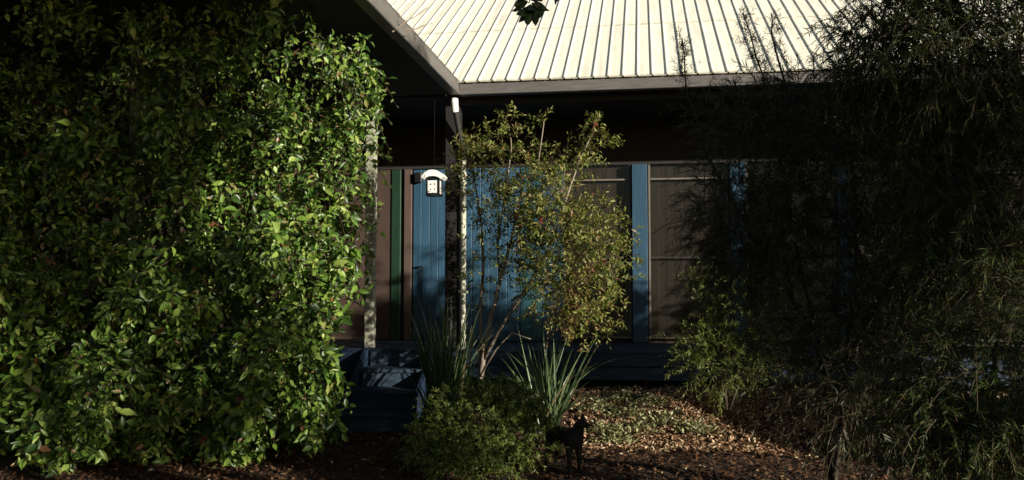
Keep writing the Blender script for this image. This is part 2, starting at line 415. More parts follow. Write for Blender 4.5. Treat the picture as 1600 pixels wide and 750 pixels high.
# wall -----------------------------------------------------------
WT = EAVE_B + .008
def wx(u): return P(u, 400, WALL_Y).x
wall = MB().box(XL + .4, XR - .4, WALL_Y + .12, WALL_Y + .30, 0, WT).build('wall', M['brown'], house)
for nm, a in (('side_wall', XL + .4), ('side_wall', XR - .6)):
    MB().box(a, a + .2, WALL_Y + .302, 2 * ridge_y - WALL_Y, 0, WT).build(nm, M['brown'], house)
MB().box(XL + .6, XR - .6, 2 * ridge_y - WALL_Y - .2, 2 * ridge_y - WALL_Y - .002, 0, WT).build('rear_wall', M['brown'], house)
for a in (XL + .45, XR - .55):                                      # gable infill
    mesh_obj('gable', [(a, WALL_Y, WT), (a, 2 * ridge_y - WALL_Y, WT), (a, ridge_y, ridge_z - .12), (a + .1, WALL_Y, WT), (a + .1, 2 * ridge_y - WALL_Y, WT), (a + .1, ridge_y, ridge_z - .12)],
             [(0, 2, 1), (3, 4, 5), (0, 1, 4, 3), (1, 2, 5, 4), (2, 0, 3, 5)], M['brown'], house)
MB().box(XL + .4, XR - .4, WALL_Y - .02, WALL_Y + .119, 3.23, WT - .002).build('eave_shade_panel', M['soffit'], house)  # dark header stands in for the eave's shadow on the wall top
def strip(u0, u1, mat, name, y=0, parent=None):
    MB().box(wx(u0), wx(u1), WALL_Y - y, WALL_Y + .118, FLOOR + .002, 3.228, .004).build(name, mat, parent or wall)
MB().box(-14.4, wx(584), WALL_Y + .02, WALL_Y + .118, FLOOR + .002, 3.228).build('wall_panel', M['brown'], wall)
strip(584.4, 611.5, M['brown'], 'wall_panel')
strip(612, 626, M['green'], 'trim_strip', .02)
strip(626.6, 631, M['soffit'], 'trim_strip', -.02)
strip(631.4, 643, M['pink'], 'trim_strip', .015)
# door of blue boards
dx0, dx1 = wx(645), wx(724)
door = MB().box(dx0, dx1, WALL_Y + .05, WALL_Y + .117, FLOOR + .01, 3.225).build('door', M['bluedark'], house, label='tall blue boarded door')
nb = 6; bw = (dx1 - dx0) / nb
for k in range(nb):
    MB().box(dx0 + k * bw + .003, dx0 + (k + 1) * bw - .003, WALL_Y + random.uniform(.008, .014), WALL_Y + .048, FLOOR + .012, 3.22, .004).build('door_board', M['blue'], door)
MB().tube([(dx0 + .07, WALL_Y + .02, 1.85), (dx0 + .07, WALL_Y - .04, 1.85), (dx0 + .15, WALL_Y - .045, 1.85)], .011, 8).build('door_handle', M['black'], door)
# blue boarded wall
k = 0; xx = dx1 + .004; xe = wx(812)
bw = .122
while xx < xe - .02:
    MB().box(xx, min(xx + bw - .005, xe), WALL_Y + random.uniform(-.003, .004), WALL_Y + .118, FLOOR + .002, 3.228, .005).build('wall_board', M['blue'], wall)
    xx += bw
strip(813, 846, M['teal'], 'wall_board', .01)
strip(847, 880, M['blue'], 'wall_board', .0)

def window(u0, u1, zr=None):
    x0, x1 = wx(u0), wx(u1)
    zt, zb, ztr = 3.225, FLOOR + .05, P(900, 282, WALL_Y).z
    wn = MB().box(x0, x1, WALL_Y + .085, WALL_Y + .117, zb, zt).build('window', M['curtain'], house)
    # curtain folds stand in front of the backing
    V = []; F = []; n = 60
    for i in range(n + 1):
        xx = x0 + .01 + (x1 - x0 - .02) * i / n; d = .002 * math.sin(i * .7 + x0 * 9) + .0012 * math.sin(i * 1.7)
        V += [(xx, WALL_Y + .068 + d, zb + .01), (xx, WALL_Y + .068 + d, zt - .01)]
    for i in range(n): F.append((2 * i, 2 * i + 2, 2 * i + 3, 2 * i + 1))
    mesh_obj('curtain', V, F, M['curtain'], wn, smooth=True)
    fr = MB(); f = .024
    fr.box(x0, x0 + f, WALL_Y, WALL_Y + .04, zb, zt); fr.box(x1 - f, x1, WALL_Y, WALL_Y + .04, zb, zt)
    fr.box(x0 + f, x1 - f, WALL_Y + .002, WALL_Y + .04, zb, zb + f)
    fr.build('window_frame', M['frame'], wn)
    MB().box(x0 + f, x1 - f, WALL_Y - .006, WALL_Y + .04, ztr - .012, ztr + .012, .003).build('transom', M['frame'], wn)
    zrail = P(900, 403, WALL_Y).z
    MB().box(x0 + f, x1 - f, WALL_Y + .004, WALL_Y + .04, zrail - .018, zrail + .018, .003).build('rail', M['soffit'], wn)
    for a, b_ in ((zb + f, zrail - .018), (zrail + .018, ztr - .012), (ztr + .012, zt - .002)):
        MB().box(x0 + f, x1 - f, WALL_Y + .018, WALL_Y + .024, a, b_).build('pane', M['glass'], wn)
def column(u0, u1):
    MB().box(wx(u0), wx(u1), WALL_Y - .07, WALL_Y + .118, FLOOR + .002, 3.227, .006).build('blue_column', M['blue'], house)
window(881, 986); column(988, 1012); window(1014, 1139); column(1141, 1165); window(1167, 1306); column(1308, 1332); window(1334, 1478); column(1480, 1505); window(1507, 1640)
MB().box(wx(1641), XR - .4, WALL_Y, WALL_Y + .118, FLOOR + .002, 3.228).build('wall_panel', M['brown'], wall)

# verandah floor -------------------------------------------------
FY = 10.15
yy = FY; vf = MB().box(-14.4, XR - .4, FY + .03, WALL_Y + .118, FLOOR - .16, FLOOR - .03).build('verandah_floor', M['bluedark'], house)
while yy < WALL_Y - .05:
    MB().box(-14.4, XR - .4, yy, min(yy + .128, WALL_Y - .08), FLOOR - .028, FLOOR - .001 + random.uniform(-.002, .001), .003).build('floor_board', M['bluedark'], vf)
    yy += .135
for k, (a, b_) in enumerate(((FLOOR - .175, FLOOR - .03), (FLOOR - .335, FLOOR - .185))):
    MB().box(-14.4, XR - .4, FY + .012 + k * .012, FY + .029 + k * .004, a, b_, .003).build('fascia_board', M['bluedark'], vf)
for xx in np.arange(-8, 8.1, 1.6):
    MB().box(xx, xx + .1, FY + .2, FY + .3, -.05, FLOOR - .161).build('stump', M['bark_dark'], vf)

# posts and pipe ---------------------------------------------------
def post(u0, u1, y, mat, zt):
    a, b_ = P(u0, 400, y).x, P(u1, 400, y).x
    MB().box(a, b_, y, y + (b_ - a), FLOOR + .001, zt, .006).build('verandah_post', mat, house)
post(695, 717, 10.25, M['post_dark'], EAVE_B - .072)
post(570, 584, 10.22, M['post_pale'], EAVE_B + .008)
MB().box(-4.75, -4.65, 7.4, 7.5, -.05, EAVE_B + .008).build('verandah_post', M['post_pale'], house)
MB().box(-7.6, -7.5, 7.4, 7.5, -.05, EAVE_B + .008).build('verandah_post', M['post_pale'], house)
pa = P(710, 158, 10.05); pb = P(711, 172, 10.1); pc = P(723, 232, 10.22); pd = P(724, 250, 10.24)
dp = MB().tube([pd, (pd.x, pd.y, FLOOR - .3)], .036, 12).build('downpipe', M['pipe'], house, smooth=False)
for zz in (2.9, 1.5):
    MB().box(pd.x - .05, pd.x + .05, pd.y - .042, pd.y + .06, zz, zz + .03).build('pipe_clip', M['pipe'], dp)
MB().tube([pb, pb.lerp(pc, .3), pb.lerp(pc, .7), pc, pd + Vector((0, 0, .001))], [.034, .034, .034, .036, .038], 12).build('pipe_neck', M['post_dark'], dp)
MB().tube([pa + Vector((0, 0, .03)), pa, pb, pb + (pc - pb) * .05], [.042, .045, .042, .038], 12).build('pipe_outlet', M['white'], dp)

for nm_, lb_, pp in (('fallen_twig', 'bare forked twig lying over the edge of the porch gutter', [[(613, 50), (630, 36), (645, 28), (668, 12)], [(630, 36), (622, 20), (612, 12)]]), ('fallen_twig', 'thin curved twig on the porch gutter nearer the corner', [[(634, 47), (650, 45), (662, 40), (675, 36)]])):
    Yt = 7.35; g0 = P(*pp[0][0], Yt); tw_ = thing(nm_, lb_, 'twig', g0, 'twigs on the gutter')
    for pl in pp:
        MB().tube([P(u_, v_, Yt + .05 * k_) for k_, (u_, v_) in enumerate(pl)], np.linspace(.008, .004, len(pl)), 6).build('twig', M['bark_pale'], tw_)
# ------------------------------------------------------------------ steps
sx0, sx1 = P(552, 600, 9.6).x, P(655, 600, 9.6).x
steps = thing('entry_steps', 'dark blue painted steps leading up to the verandah beside the climber', 'steps', ((sx0 + sx1) / 2, 9.6, 0))
n = 3
for k in range(n):
    zt = FLOOR * (k + 1) / (n + 1); ya = FY - .02 - .34 * (n - k); yb = ya + .36
    MB().box(sx0, sx1, ya, yb, zt - .045, zt, .006).build('tread', M['stepblue'], steps)
    MB().box(sx0 + .03, sx1 - .03, ya + .03, ya + .05, zt - FLOOR / (n + 1) + .001, zt - .046).build('riser', M['stepblue'], steps)
MB().box(sx0 + .03, sx1 - .03, FY - .012, FY + .008, FLOOR * n / (n + 1) + .001, FLOOR - .03).build('riser', M['stepblue'], steps)
for xx in (sx0 - .045, sx1 + .002):
    V = []
    for x_ in (xx, xx + .043):
        V += [(x_, FY - .02 - .34 * n - .04, -.02), (x_, FY - .02 - .34 * n - .04, .20), (x_, FY - .01, FLOOR + .01), (x_, FY - .01, FLOOR - .32), (x_, FY - .45, -.02)]
    mesh_obj('stringer', V, [(0, 1, 2, 3, 4), (9, 8, 7, 6, 5), (0, 5, 6, 1), (1, 6, 7, 2), (2, 7, 8, 3), (3, 8, 9, 4), (4, 9, 5, 0)], M['bluedark'], steps)

# ------------------------------------------------------------------ lantern
lc = P(678.5, 288, 9.95)
lan = thing('hanging_lantern', 'white hooded lantern with four small panes hanging beside the dark post', 'lantern', lc - Vector((0, 0, .17)))
def lp(dx, dy, dz): return lc + Vector((dx, dy, dz))
bwid, bh, bd = .068, .078, .068
bz = -.035
body = MB()
for sx in (-1, 1):
    for sy in (-1, 1):
        body.box(lc.x + sx * bwid - .010 + (-.004 if sx < 0 else .004), lc.x + sx * bwid + .010 + (-.004 if sx < 0 else .004), lc.y + sy * bd - .010, lc.y + sy * bd + .010, lc.z + bz - bh - .012, lc.z + bz + bh + .02)
body.box(lc.x - bwid - .018, lc.x + bwid + .018, lc.y - bd - .013, lc.y + bd + .013, lc.z + bz - bh - .03, lc.z + bz - bh - .0125)
body.box(lc.x - bwid - .018, lc.x + bwid + .018, lc.y - bd - .013, lc.y + bd + .013, lc.z + bz + bh + .0205, lc.z + bz + bh + .034)
body.build('frame', M['black'], lan)
for sy in (-1, 1):
    for ix in (-1, 1):
        for iz in (-1, 1):
            cx, cz = lc.x + ix * .031, lc.z + bz + iz * .037
            yb_ = lc.y + sy * (bd - .001)
            MB().box(cx - .030, cx + .030, yb_ - .003, yb_ + .003, cz - .036, cz + .036).build('pane', M['white'], lan)
            q = .011
            V = [(cx - ix * .006 - q, yb_ + sy * .0055, cz - iz * .008), (cx - ix * .006, yb_ + sy * .0055, cz - q - iz * .008), (cx - ix * .006 + q, yb_ + sy * .0055, cz - iz * .008), (cx - ix * .006, yb_ + sy * .0055, cz + q - iz * .008)]
            V += [(a, yb_ + sy * .0031, c) for a, _, c in V]
            mesh_obj('pane_motif', V, [(0, 1, 2, 3), (0, 4, 5, 1), (1, 5, 6, 2), (2, 6, 7, 3), (3, 7, 4, 0)], M['frame'], lan)
for sx in (-1, 1):
    MB().box(lc.x + sx * bwid - .002, lc.x + sx * bwid + .002, lc.y - bd + .012, lc.y + bd - .012, lc.z + bz - bh, lc.z + bz + bh).build('side_pane', M['white'], lan)
# arched hood: thick curved band
V = []; n = 16; hw = .138
for k in range(n + 1):
    th = math.pi * (.13 + .74 * k / n)
    for rr, dz in ((1.0, 0), (.46, 0)):
        x_ = -math.cos(th) * hw * (1.0 if rr == 1 else .74) / math.cos(math.pi * .13); z_ = math.sin(th) * .135 * rr
        for y_ in (-.115, .115): V.append((lc.x + x_, lc.y + y_ * (1 if rr == 1 else .98), lc.z + .025 + z_))
F = []
for k in range(n):
    a = 4 * k; b_ = a + 4
    F += [(a, b_, b_ + 1, a + 1), (a + 2, a + 3, b_ + 3, b_ + 2), (a, a + 2, b_ + 2, b_), (a + 1, b_ + 1, b_ + 3, a + 3)]
F += [(0, 1, 3, 2), (4 * n, 4 * n + 2, 4 * n + 3, 4 * n + 1)]
mesh_obj('hood', V, F, M['white'], lan, smooth=False)
MB().tube([lp(0, 0, .15), lp(0, 0, EAVE_B - lc.z + .01)], .0025, 5).build('hanging_rod', M['black'], lan)
MB().tube([lp(0, 0, .145), lp(0, 0, .175)], [.02, .008], 8).build('finial', M['black'], lan)
hk = P(653, 277, 11.7)
MB().box(hk.x - .05, hk.x + .05, 11.70, WALL_Y + .008, hk.z - .07, hk.z + .07, .008).build('wall_box', M['black'], None, label='small black box fixed to the wall behind the lantern', cat='box')

# ------------------------------------------------------------------ climber on the left
cl = thing('climbing_shrub', 'tall glossy green climber filling the left side and covering the porch', 'climber', (-4.2, 7.4, 0))
ub = np.array([(-.2, 500), (.1, 505), (.5, 535), (.9, 540), (1.3, 556), (1.8, 572), (2.4, 588), (2.8, 600), (3.2, 612), (3.6, 612), (4.0, 600), (5.5, 560)])
def xb(z, Y=7.0):
    u = np.interp(z, ub[:, 0], ub[:, 1]); ph = np.arctan((u - 800) / FPX) - R(YAW)
    return np.tan(ph) * Y
def front_y(X_, Z_):
    p = np.stack([X_, X_ * 0, Z_], -1)
    f = 6.62 + 1.0 * np.clip((.8 - Z_) / .8, 0, 1) ** 1.5 - .75 * np.clip((Z_ - 2.4) / 1.4, 0, 1) + wob(p, 1.0, .4) * .34 + wob(p, 2.3, 2.1) * .30
    return f + .45 * np.clip((X_ - xb(Z_, 7.0) + .7) / .7, 0, 1) ** 2
NC = 430
Xc = rng.uniform(-7.2, -1.95, NC); Zc = rng.uniform(.12, 3.9, NC); Yc = front_y(Xc, Zc) + rng.uniform(0, .5, NC)
per = 14
spread_c = rng.normal(0, 1, (NC, per, 3)) * np.array([.085, .08, .085])
org_c = (np.stack([Xc, Yc, Zc], -1)[:, None, :] + spread_c).reshape(-1, 3)
dir_c = np.repeat(np.stack([rng.normal(.1, .5, NC), -.9 * np.ones(NC), rng.normal(.05, .45, NC)], -1), per, 0) + rng.normal(0, .5, (NC * per, 3))
ln_c = np.repeat(rng.uniform(.12, .30, NC), per) * rng.uniform(.7, 1.2, NC * per)
NB = 4200                                                     # leaves deeper inside
Xb_ = rng.uniform(-7.2, -1.95, NB); Zb_ = rng.uniform(.1, 3.9, NB); Yb_ = front_y(Xb_, Zb_) + rng.uniform(.95, 1.5, NB)
org = np.concatenate([org_c, np.stack([Xb_, Yb_, Zb_], -1)]); dr = np.concatenate([dir_c, np.array([0, -.9, .1]) + rng.normal(0, .6, (NB, 3))])
ln = np.concatenate([ln_c, rng.uniform(.15, .4, NB)])
ok = org[:, 0] < xb(org[:, 2], org[:, 1]) - .05 - .2 * rng.uniform(0, 1, len(org)) + .15 * wob(org, 3.0, 1.7)
ok &= ~((org[:, 1] > 7.9) & (org[:, 0] > -2.6)) & (org[:, 2] < EAVE_B - .12) & (org[:, 2] > .06)
org, dr, ln = org[ok], dr[ok], ln[ok]
edge = np.clip((org[:, 0] - xb(org[:, 2], 7.2) + .6) / .6, 0, 1); dr[:, 0] += .6 * edge
LV, PL = shoots(org, dr, ln, 8, .102, .048, spread=.85, droop=.6, jitter=.35, whorl=2, upv=(.3, -.6, .55))
szv = np.repeat(rng.choice([.5, .7, .9, 1.05, 1.3], len(org)) * (1.12 - .12 * org[:, 2]), 8); LV = (LV[0], LV[1], LV[2], LV[3] * szv, LV[4] * szv * rng.uniform(.75, 1.2, len(szv)))
# keep shoots near the edge from overhanging too far
u_lim = xb(LV[0][:, 2], LV[0][:, 1]) + .12 * (1 + wob(LV[0], 2.2, 1.0))
LV = pick(LV, LV[0][:, 0] < u_lim)
# nearest leaves in view become parts of their own
base = LV[0]
phu = 800 + FPX * np.tan(np.arctan2(base[:, 0], base[:, 1]) + R(YAW)); phv = 445 - (base[:, 2] - 1.6) * FPX / base[:, 1]
vis = (phu > 10) & (phu < 590) & (phv > 10) & (phv < 735)
score = base[:, 1] - LV[3] * 3 - .45 * np.clip((phu - 250) / 300, 0, 1) + rng.uniform(0, .35, len(base)); score[~vis] = 99
idx = np.argsort(score)[:280]
one = np.zeros(len(base), bool); one[idx] = True
foliage('foliage', cl, pick(LV, ~one), T_OVATE, M['leaf_climber'])
twigs('stems', cl, PL, M['twig'])
lme = leaves_mesh('leaf', np.zeros((1, 3)), np.array([[0, 1.0, 0]]), np.array([[0, 0, 1.0]]), np.array([1.0]), np.array([1.0]), T_OVATE, M['leaf_climber'])
fx, fy, fz = leaf_frames(LV[1], LV[2]); offc = local(None, cl)
for i in idx:
    o = bpy.data.objects.new('leaf', lme)
    mm = Matrix.Identity(4)
    for r in range(3):
        mm[r][0] = fx[i][r] * LV[4][i]; mm[r][1] = fy[i][r] * LV[3][i]; mm[r][2] = fz[i][r] * LV[3][i]; mm[r][3] = base[i][r] - offc[r]
    o.matrix_basis = mm; put(o, cl)
tr = MB()
for k in range(9):
    x0 = -7.6 + k * .44 + random.uniform(-.1, .1); pts = [Vector((x0, 7.9, -.05))]
    for j in range(1, 7): pts.append(Vector((x0 + .16 * math.sin(j * 1.3 + k) + .05 * j, 7.9 - .06 * j + .1 * math.cos(j + k), .72 * j)))
    tr.tube(pts, np.linspace(.035, .012, 7), 7)
tr.build('trunk', M['bark_dark'], cl, smooth=True)

# ------------------------------------------------------------------ loose shrub in the centre
cs = thing('flowering_shrub', 'loose sunlit yellow green shrub with pale forked stems in front of the blue wall', 'shrub', P(750, 592, 9.35))
b0 = P(750, 595, 9.35); b0.z = ground_z(b0.x, b0.y) - .03
stems = [[(750, 590, 9.35), (757, 545, 9.33), (768, 490, 9.32), (784, 430, 9.3), (800, 370, 9.25), (815, 300, 9.2), (826, 240, 9.2)],
         [(752, 588, 9.38), (752, 540, 9.4), (750, 480, 9.42), (756, 420, 9.4), (752, 350, 9.4), (742, 280, 9.35), (728, 225, 9.3)],
         [(757, 560, 9.33), (790, 500, 9.2), (830, 440, 9.1), (862, 380, 9.05), (885, 310, 9.0), (905, 250, 9.0), (930, 200, 9.0)],
         [(768, 500, 9.32), (780, 440, 9.4), (778, 380, 9.4), (790, 300, 9.4), (800, 230, 9.4), (795, 195, 9.4)],
         [(800, 470, 9.2), (850, 440, 9.05), (900, 400, 8.95), (940, 380, 8.9), (968, 370, 8.9)],
         [(790, 500, 9.2), (850, 490, 9.05), (895, 480, 8.95), (925, 500, 8.9)],
         [(815, 330, 9.2), (840, 260, 9.1), (850, 190, 9.1)], [(750, 588, 9.3), (775, 545, 9.1), (800, 520, 9.0), (830, 530, 8.9)]]
for i, st in enumerate(stems):
    pts = [P(*q) for q in st]
    if i < 2: pts[0] = b0.copy()
    fine = []
    for j in range(len(pts) - 1):
        for k in range(3): fine.append(pts[j].lerp(pts[j + 1], k / 3) + Vector((random.uniform(-1, 1), random.uniform(-1, 1), 0)) * .006)
    fine.append(pts[-1])
    r0 = (.034, .026, .022, .016, .013, .013, .010, .012)[i]
    MB().tube(fine, np.linspace(r0, .005, len(fine)), 7).build('stem', M['bark_pale'], cs, smooth=True)
def blob_shoots(blobs, ln, nleaf, ll, lw, out=.8, dirb=(0, 0, .4), jit=.45, **kw):
    O = []; D = []
    for (u, v, Y, ru, rv, ry, n) in blobs:
        c = P(u, v, Y); k = Y / FPX
        p, d = in_ball(n, c, (ru * k, ry, rv * k)); O.append(p); D.append(d * out + np.array(dirb) + rng.normal(0, jit, p.shape))
    O = np.concatenate(O); D = np.concatenate(D)
    return shoots(O, D, rng.uniform(*ln, len(O)), nleaf, ll, lw, **kw)
L1, P1 = blob_shoots([(900, 420, 8.9, 70, 92, .4, 220), (935, 365, 8.9, 48, 50, .35, 90), (870, 330, 9.0, 50, 50, .35, 170), (825, 310, 9.1, 50, 70, .35, 190),
                      (845, 250, 9.1, 90, 26, .3, 190), (738, 248, 9.3, 26, 24, .2, 95), (765, 300, 9.3, 34, 34, .25, 50), (715, 285, 9.4, 10, 26, .12, 14), (790, 215, 9.3, 45, 14, .25, 34), (915, 225, 9.0, 34, 20, .2, 44), (740, 300, 9.35, 22, 30, .2, 14),
                      (860, 385, 9.0, 50, 45, .3, 110), (905, 500, 8.9, 44, 30, .3, 70), (770, 380, 9.35, 40, 60, .25, 26), (800, 350, 9.2, 50, 70, .3, 120), (950, 440, 8.9, 40, 80, .35, 60), (845, 430, 9.0, 45, 60, .3, 110), (985, 385, 8.9, 16, 14, .15, 10), (760, 430, 9.3, 40, 50, .25, 16), (850, 200, 9.1, 8, 16, .1, 8), (930, 200, 9.0, 12, 14, .1, 9), (795, 195, 9.3, 8, 12, .1, 8)],
                     (.10, .26), 9, .068, .022, out=.5, spread=.8, droop=.15, t0=.15)
def sun_qh(p):
    a = R(SUN_AZ); q = p[..., 0] * math.cos(a) + p[..., 1] * math.sin(a); s_ = p[..., 0] * math.sin(a) - p[..., 1] * math.cos(a)
    return q, p[..., 2] - s_ * math.tan(R(SUN_EL))
lq, lh = sun_qh(np.array(lc)); gq, gh = sun_qh(L1[0])
open_ = (abs(gq - lq) < .17) & (abs(gh - lh) < .22)          # thin spot in the foliage towards the sun
gq2, gh2 = sun_qh(P1[:, 1]); open2 = (abs(gq2 - lq) < .15) & (abs(gh2 - lh) < .2)
L1 = pick(L1, ~open_); P1 = P1[~open2]
foliage('foliage', cs, L1, T_SMALL, M['leaf_centre']); twigs('twigs', cs, P1, M['twig'], .003, .0012)
L2, P2 = blob_shoots([(897, 455, 8.82, 28, 50, .2, 46), (880, 500, 8.85, 18, 30, .2, 20)], (.10, .2), 9, .06, .018, out=.4, spread=.7, droop=.5, t0=.15)
foliage('dry_foliage', cs, L2, T_SMALL, M['leaf_brown'], label='dry brown leaves hanging inside the shrub'); twigs('dry_twigs', cs, P2, M['twig'], .003, .0012)
for (u, v, Y) in ((930, 193, 8.98), (826, 244, 9.05), (845, 345, 8.8), (808, 338, 8.9)):
    c = P(u, v, Y); n = 60
    d = norm(rng.normal(0, 1, (n, 3)) * np.array([1, 1, .8])); base = np.array(c) + d * .006 + np.array([0, 0, 1]) * rng.uniform(-.03, .03, (n, 1))
    foliage('flower', cs, (base, d, norm(rng.normal(0, 1, (n, 3))), rng.uniform(.02, .034, n), np.full(n, .006)), T_NEEDLE, M['flower'], kind=None, label='small red flower head')

# ------------------------------------------------------------------ strap leaved clumps
def strap(name, label, u, v, Y, n, hpx, spread, seed):
    c = P(u, v, Y); c.z = float(ground_z(c.x, c.y))
    t_ = thing(name, label, 'plant', c, 'strap leaved clumps by the steps')
    r = random.Random(seed)
    for i in range(n):
        h = hpx * Y / FPX * r.uniform(.62, 1.05) + max(0, 0)
        az = r.uniform(0, 2 * math.pi); lean = r.uniform(.05, spread); wd = r.uniform(.008, .015)
        bend = r.choice((0, .2, .6, 1.1)) * lean
        ox, oy = r.gauss(0, .055), r.gauss(0, .055)
        V = []; F = []; n_ = 8
        dirx, diry = math.cos(az), math.sin(az)
        tw = r.uniform(0, math.pi)
        for k in range(n_ + 1):
            t = k / n_
            rad = h * (lean * t + bend * t * t * 1.2); z = h * (t - .55 * (lean + bend) ** 2 * t * t * t)
            p = Vector((ox + dirx * rad, oy + diry * rad, z - .03))
            wk = wd * (1 - t ** 3) * (.7 + .3 * min(1, t * 4)) + .0006
            a = tw + .5 * t; sd = Vector((math.cos(a), math.sin(a), 0)); nn = Vector((-sd.y, sd.x, 0))
            V += [p - sd * wk, p + nn * wk * .45, p + sd * wk]
            if k:
                q = 3 * k; F += [(q - 3, q - 2, q + 1, q), (q - 2, q - 1, q + 2, q + 1)]
        mesh_obj('blade', V, F, M['leaf_strap'], t_, smooth=True, world=False)
    return t_
strap('strap_leaf_plant', 'dark green strap leaved clump at the foot of the downpipe', 693, 612, 8.9, 130, 215, .28, 3)
strap('strap_leaf_plant', 'arching grey green strap leaved clump left of the sunlit mulch', 858, 630, 8.95, 76, 165, .62, 5)

# ------------------------------------------------------------------ feathery bush in front
fb = thing('feathery_bush', 'low feathery green bush at the bottom centre next to the dog', 'bush', P(755, 740, 7.5))
L3, P3 = blob_shoots([(760, 655, 7.5, 95, 55, .45, 420), (685, 690, 7.4, 45, 50, .4, 230), (820, 680, 7.4, 50, 50, .4, 150), (740, 720, 7.2, 80, 35, .35, 200), (770, 625, 7.7, 60, 30, .3, 110)],
                     (.10, .24), 20, .042, .0105, out=.6, dirb=(0, -.1, .6), spread=.75, droop=.35, whorl=4, upv=(.4, -.3, .7))
foliage('foliage', fb, L3, T_NEEDLE, M['leaf_mound']); twigs('twigs', fb, P3, M['twig'], .003, .001)
tb = MB()
c = P(758, 740, 7.6); c.z = -.03
for k in range(7):
    e = P(690 + k * 24, 640 + abs(k - 3) * 10, 7.5); tb.tube([c, c.lerp(e, .5) + Vector((0, 0, -.05)), e], [.014, .009, .004], 6)
tb.build('stem', M['bark_dark'], fb, smooth=True)

# ------------------------------------------------------------------ shrubs and trees on the right
def needle_plant(name, label, catg, base, blobs, ln, nleaf, ll, lw, mat, stems, group=None, twmat='twig', bark='bark_dark', **kw):
    t_ = thing(name, label, catg, base, group)
    Lx, Px = blob_shoots(blobs, ln, nleaf, ll, lw, **kw)
    foliage('foliage', t_, Lx, T_NEEDLE, mat); twigs('twigs', t_, Px, M[twmat], .0035, .0012)
    for st, r0 in stems:
        pts = [Vector(q) if not isinstance(q, tuple) or len(q) != 4 else P(*q[:3]) for q in st]
        fine = []
        for j in range(len(pts) - 1):
            for k in range(3): fine.append(pts[j].lerp(pts[j + 1], k / 3) + Vector((random.gauss(0, 1), random.gauss(0, 1), 0)) * .008)
        fine.append(pts[-1])
        MB().tube(fine, np.linspace(r0, .004, len(fine)), 7).build('trunk', M[bark], t_, smooth=True)
    return t_
# light green feathery shrub by the verandah
needle_plant('feathery_shrub', 'feathery light green shrub below the window right of the blue column', 'shrub', P(1130, 620, 8.9),
             [(1120, 560, 8.8, 60, 50, .35, 150), (1150, 500, 8.8, 60, 60, .35, 130), (1100, 540, 8.7, 50, 30, .3, 80), (1170, 560, 8.7, 50, 30, .3, 90), (1120, 455, 8.9, 45, 40, .3, 60)],
             (.14, .3), 20, .055, .008, M['leaf_mound'], [([P(1135, 640, 8.85), P(1130, 560, 8.85), P(1120, 470, 8.9)], .018), ([P(1140, 640, 8.85), P(1165, 560, 8.8), P(1180, 470, 8.8)], .016)],
             out=.6, dirb=(0, -.05, .45), spread=.7, droop=.4, whorl=3)
# tall dark needle shrub with upright shoots
b2 = P(1300, 735, 6.40); b2.z = 0
def sprig(u0, v0, u1, v1, Y, n=7):
    return [(u0 + (u1 - u0) * k / n, v0 + (v1 - v0) * k / n, Y, 3, 6, .02, 5) for k in range(n + 1)]
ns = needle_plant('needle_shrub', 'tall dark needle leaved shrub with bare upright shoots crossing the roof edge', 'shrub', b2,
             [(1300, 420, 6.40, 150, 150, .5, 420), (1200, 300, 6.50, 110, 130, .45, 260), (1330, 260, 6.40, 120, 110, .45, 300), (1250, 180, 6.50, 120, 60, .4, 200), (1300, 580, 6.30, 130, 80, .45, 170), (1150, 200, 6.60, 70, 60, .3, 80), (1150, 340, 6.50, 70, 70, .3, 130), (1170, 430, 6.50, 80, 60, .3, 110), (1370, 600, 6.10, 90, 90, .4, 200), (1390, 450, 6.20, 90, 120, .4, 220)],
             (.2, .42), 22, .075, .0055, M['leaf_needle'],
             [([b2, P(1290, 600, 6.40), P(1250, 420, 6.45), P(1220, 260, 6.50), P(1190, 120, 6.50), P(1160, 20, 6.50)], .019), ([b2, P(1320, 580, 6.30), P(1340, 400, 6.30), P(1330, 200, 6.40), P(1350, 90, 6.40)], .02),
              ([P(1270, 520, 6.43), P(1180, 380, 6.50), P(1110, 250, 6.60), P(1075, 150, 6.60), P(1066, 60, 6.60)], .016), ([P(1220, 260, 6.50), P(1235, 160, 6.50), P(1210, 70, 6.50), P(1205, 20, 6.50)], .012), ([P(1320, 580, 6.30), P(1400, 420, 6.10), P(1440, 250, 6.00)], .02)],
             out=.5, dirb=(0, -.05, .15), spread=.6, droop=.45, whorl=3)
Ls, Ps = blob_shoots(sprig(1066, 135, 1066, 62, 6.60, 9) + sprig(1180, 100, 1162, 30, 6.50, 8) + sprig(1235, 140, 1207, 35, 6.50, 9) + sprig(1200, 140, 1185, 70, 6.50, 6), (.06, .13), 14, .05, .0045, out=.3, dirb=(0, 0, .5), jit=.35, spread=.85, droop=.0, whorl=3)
foliage('shoot_needles', ns, Ls, T_NEEDLE, M['leaf_needle'])
